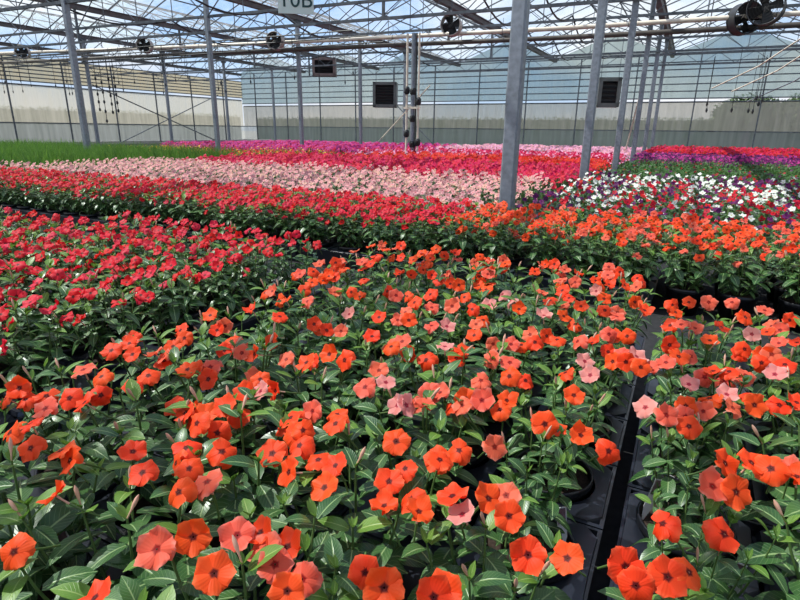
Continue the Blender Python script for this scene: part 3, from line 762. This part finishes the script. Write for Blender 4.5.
for k in range(30):
    x, y = -23.2 + rnd.uniform(0, 15), rnd.uniform(11.5, 13.2); zb = rnd.uniform(1.75, 2.3)
    r = empty('hanging_drop_line', (x, y, 3.05)); tag(r, 'thin black drop line hanging from the feed pipe before the side wall', 'hose', 'drop lines under the feed pipe')
    m = MB(); m.tube([(0, 0, 0), (.01, 0, zb - 3.05)], .006, 'hose', 5); put('tube', m.mesh('drop_tube'), parent=r)
    m = MB(); m.tube([(.01, 0, zb - 3.06), (.01, 0, zb - 3.0), (.01, 0, zb - 2.96)], [.008, .022, .01], 'hose', 7); put('drip_end', m.mesh('drip_end'), parent=r)
for k, (y, z) in enumerate(((11.6, 3.07), (12.3, 3.05), (13.1, 3.02))):
    m = MB(); m.tube([(-24.5, y - .5, z), (-16, y, z - .06), (-7.5, y + .4, z)], .016, 'hose', 6)
    tag(struct('feed_pipe', m, None), 'thin black feed pipe before the side wall, %s from the grass clumps' % nth(k), 'pipe', None, 'thing')
# sagging supply hoses under the roof, along the house
for k, (x, y0, y1, n) in enumerate(((-9.0, 4.2, 21.5, 5), (-4.1, 4.2, 21.5, 5), (-12.4, 7.5, 18, 3), (-2.9, 7.4, 21.5, 4))):
    pts = []
    for i in range(n):
        for t in range(8):
            u = (i + t / 8) / n; pts.append((x + .04 * math.sin(7 * u), y0 + (y1 - y0) * u, 3.46 - .34 * math.sin(PI * t / 8)))
    pts.append((x, y1, 3.46)); m = MB(); m.tube(pts, .02, 'hose', 6)
    tag(struct('supply_hose', m, None, None, True), 'black supply hose sagging in loops under the roof, %s' % ('below the sign', 'towards the nearest post', 'near the tall grass clumps', 'closest beside the post line')[k], 'hose', None, 'thing')

# wind braces
def brace(name, a, b, w, mt, label):
    m = MB(); m.bar(a, b, w, w, mt); tag(struct(name, m, None), label, 'brace', None, 'thing')
brace('cross_brace', (-20.1, 13.9, 2.3), (-20.1, 20.5, 0), .035, 'dark', 'dark diagonal brace by the far side wall falling towards the end wall')
brace('cross_brace', (-20.1, 14.2, 0), (-20.1, 20.2, 2.3), .03, 'dark', 'thin diagonal brace by the far side wall rising towards the end wall')
brace('cross_brace', (-12.2, 20.9, 0), (-9.3, 20.5, 2.5), .04, 'pipe', 'pale diagonal brace in front of the dark grey heater')
brace('cross_brace', (-9.0, 21.0, 0), (-11.6, 21.3, 2.2), .03, 'dark', 'thin dark diagonal brace crossing the pale one behind the grey heater')
brace('leaning_pole', (-1.75, 18.3, 0), (-1.32, 16.9, 2.6), .035, 'pipe', 'pale thin pole leaning between the steel posts')
for k, (a, b) in enumerate((((2.0, 14.3, 2.95), (.3, 17.6, 2.0)), ((2.35, 14.5, 2.85), (.8, 18.2, 1.95)), ((2.9, 15.6, 2.75), (1.3, 19.6, 1.75)))):
    m = MB(); a, b = V(a), V(b); m.tube([a, a + (b - a) * .5 - V((0, 0, .12)), b], .016, 'pipe' if k < 2 else 'steel', 6)
    tag(struct('slanting_cable', m, None, None, True), 'pale cable slanting down from the fans towards the end wall, %s from the posts' % nth(k), 'cable', None, 'thing')
for k in range(9):
    x, y = rnd.uniform(.2, 2.9), rnd.uniform(17.5, 20.5); zb = rnd.uniform(1.4, 1.75)
    r = empty('hanging_drop_line', (x, y, 3.0)); tag(r, 'thin drop line hanging before the end wall beyond the post line', 'hose', 'drop lines by the end wall')
    m = MB(); m.tube([(0, 0, 0), (.01, 0, zb - 3)], .007, 'hose', 5); put('tube', m.mesh('drop_tube'), parent=r)
    m = MB(); m.tube([(.01, 0, zb - 3.06), (.01, 0, zb - 3.0), (.01, 0, zb - 2.92)], [.012, .035, .012], 'hose', 7); put('drip_end', m.mesh('drip_end'), parent=r)

# outside
def hedge(name, a, b, h, w, label):
    a, b = V(a), V(b); d = (b - a); Ln = d.length; d.normalize(); o_ = V((-d.y, d.x, 0)); m = MB()
    n = int(Ln * 130)
    for k in range(n):
        s, o, z = rnd.random() * Ln, rnd.uniform(-w, w), h * (1 - .12 * rnd.random()) if rnd.random() < .4 else rnd.uniform(.05, h)
        L = rnd.uniform(.1, .18); leaf(m, a + d * s + o_ * o + V((0, 0, z)), rv(1) + V((0, 0, .2)), V((0, -.5, 1)) + rv(.6), L, L * .6, 'bush', .3, .2, 3)
    m.box((a + b) / 2 + V((0, 0, h * .45)), (Ln, w * 1.7, h * .95), 'bush', d, o_)
    tag(struct(name, m, None), label, 'hedge', None, 'stuff')
hedge('clipped_hedge', (-34, 39, -.12), (26, 39, -.12), 1.85, .7, 'green hedge outside beyond the end wall')
hedge('clipped_hedge', (-36, -6, -.12), (-36, 38, -.12), 2.0, .7, 'green hedge outside beyond the side wall')
def tree(x, y, h, label):
    r = empty('broadleaf_tree', (x, y, -.12)); tag(r, label, 'tree', 'trees outside the end wall')
    m = MB(); m.tube([(0, 0, 0), (.1, 0, h * .35), (0, .1, h * .75)], [.2, .15, .06], 'bark', 9); put('trunk', m.mesh('trunk'), parent=r)
    m = MB()
    for k in range(3200):
        v = V((rnd.gauss(0, 1), rnd.gauss(0, 1), rnd.gauss(0, 1))).normalized() * rnd.uniform(.55, 1); L = rnd.uniform(.14, .24)
        leaf(m, V((v.x * 1.9, v.y * 1.2, h * .66 + v.z * h * .34 * (1 - .25 * v.x * v.x))), rv(1), v + rv(.5), L, L * .6, 'bush', .3, .2, 3)
    put('crown', m.mesh('crown', False), parent=r)
tree(2.6, 36.4, 3.05, 'dark tree outside the end wall next to the post line')
tree(5.4, 36, 3.2, 'dark tree outside the end wall under the pair of fans'); tree(8.2, 36.3, 3.0, 'dark tree outside the end wall, second from the far end of its row'); tree(11, 35.8, 3.1, 'dark tree outside the end wall at the end of its row')

# ------------------------------------------------------------------ light
w = bpy.data.worlds.new('sky'); SC.world = w; w.use_nodes = True; nt = w.node_tree; nt.nodes.clear(); L = nt.links.new
out = nt.nodes.new('ShaderNodeOutputWorld'); bg = nt.nodes.new('ShaderNodeBackground'); tc = nt.nodes.new('ShaderNodeTexCoord')
mp = node(nt, 'ShaderNodeMapping'); mp.inputs['Scale'].default_value = (1.6, 1.6, 3.6); mp.inputs['Location'].default_value = (.35, .1, .2)
nz = node(nt, 'ShaderNodeTexNoise', Scale=1.7, Detail=6., Roughness=.55); L(tc.outputs['Generated'], mp.inputs[0]); L(mp.outputs[0], nz.inputs['Vector'])
dt = node(nt, 'ShaderNodeVectorMath', operation='DOT_PRODUCT'); dt.inputs[1].default_value = (.87, .49, 0); L(tc.outputs['Generated'], dt.inputs[0])
ab = node(nt, 'ShaderNodeMath', operation='ABSOLUTE'); L(dt.outputs['Value'], ab.inputs[0])
ad = node(nt, 'ShaderNodeMath', operation='MULTIPLY_ADD'); ad.inputs[1].default_value = .3; L(ab.outputs[0], ad.inputs[0]); L(nz.outputs['Fac'], ad.inputs[2])
cr = ramp(nt, [(.50, (0, 0, 0, 1)), (.66, (1, 1, 1, 1))]); L(ad.outputs[0], cr.inputs[0])
sx = node(nt, 'ShaderNodeSeparateXYZ'); L(tc.outputs['Generated'], sx.inputs[0])
gr = ramp(nt, [(.0, (.62, .72, .82, 1)), (.12, (.30, .54, .9, 1)), (.5, (.08, .29, .80, 1)), (1, (.05, .2, .62, 1))]); L(sx.outputs['Z'], gr.inputs[0])
mx = node(nt, 'ShaderNodeMix', data_type='RGBA'); mx.inputs['B'].default_value = (.86, .88, .93, 1)
L(cr.outputs[0], mx.inputs['Factor']); L(gr.outputs[0], mx.inputs['A']); L(mx.outputs['Result'], bg.inputs['Color']); bg.inputs['Strength'].default_value = .9
L(bg.outputs[0], out.inputs[0])
sd = bpy.data.lights.new('sun', 'SUN'); sd.energy = 5.6; sd.angle = .009; sd.color = (1, .95, .87)
so = new_obj('sun', sd); link(so)
tosun = V((-.58, -.16, .95)).normalized()
so.rotation_euler = tosun.to_track_quat('Z', 'Y').to_euler(); so.location = (0, 0, 30)

SC.view_settings.view_transform = 'Standard'; SC.view_settings.look = 'None'; SC.view_settings.gamma = 1; SC.view_settings.exposure = .32; SC.view_settings.use_curve_mapping = False
SC.cycles.transparent_max_bounces = 32; SC.cycles.max_bounces = 8
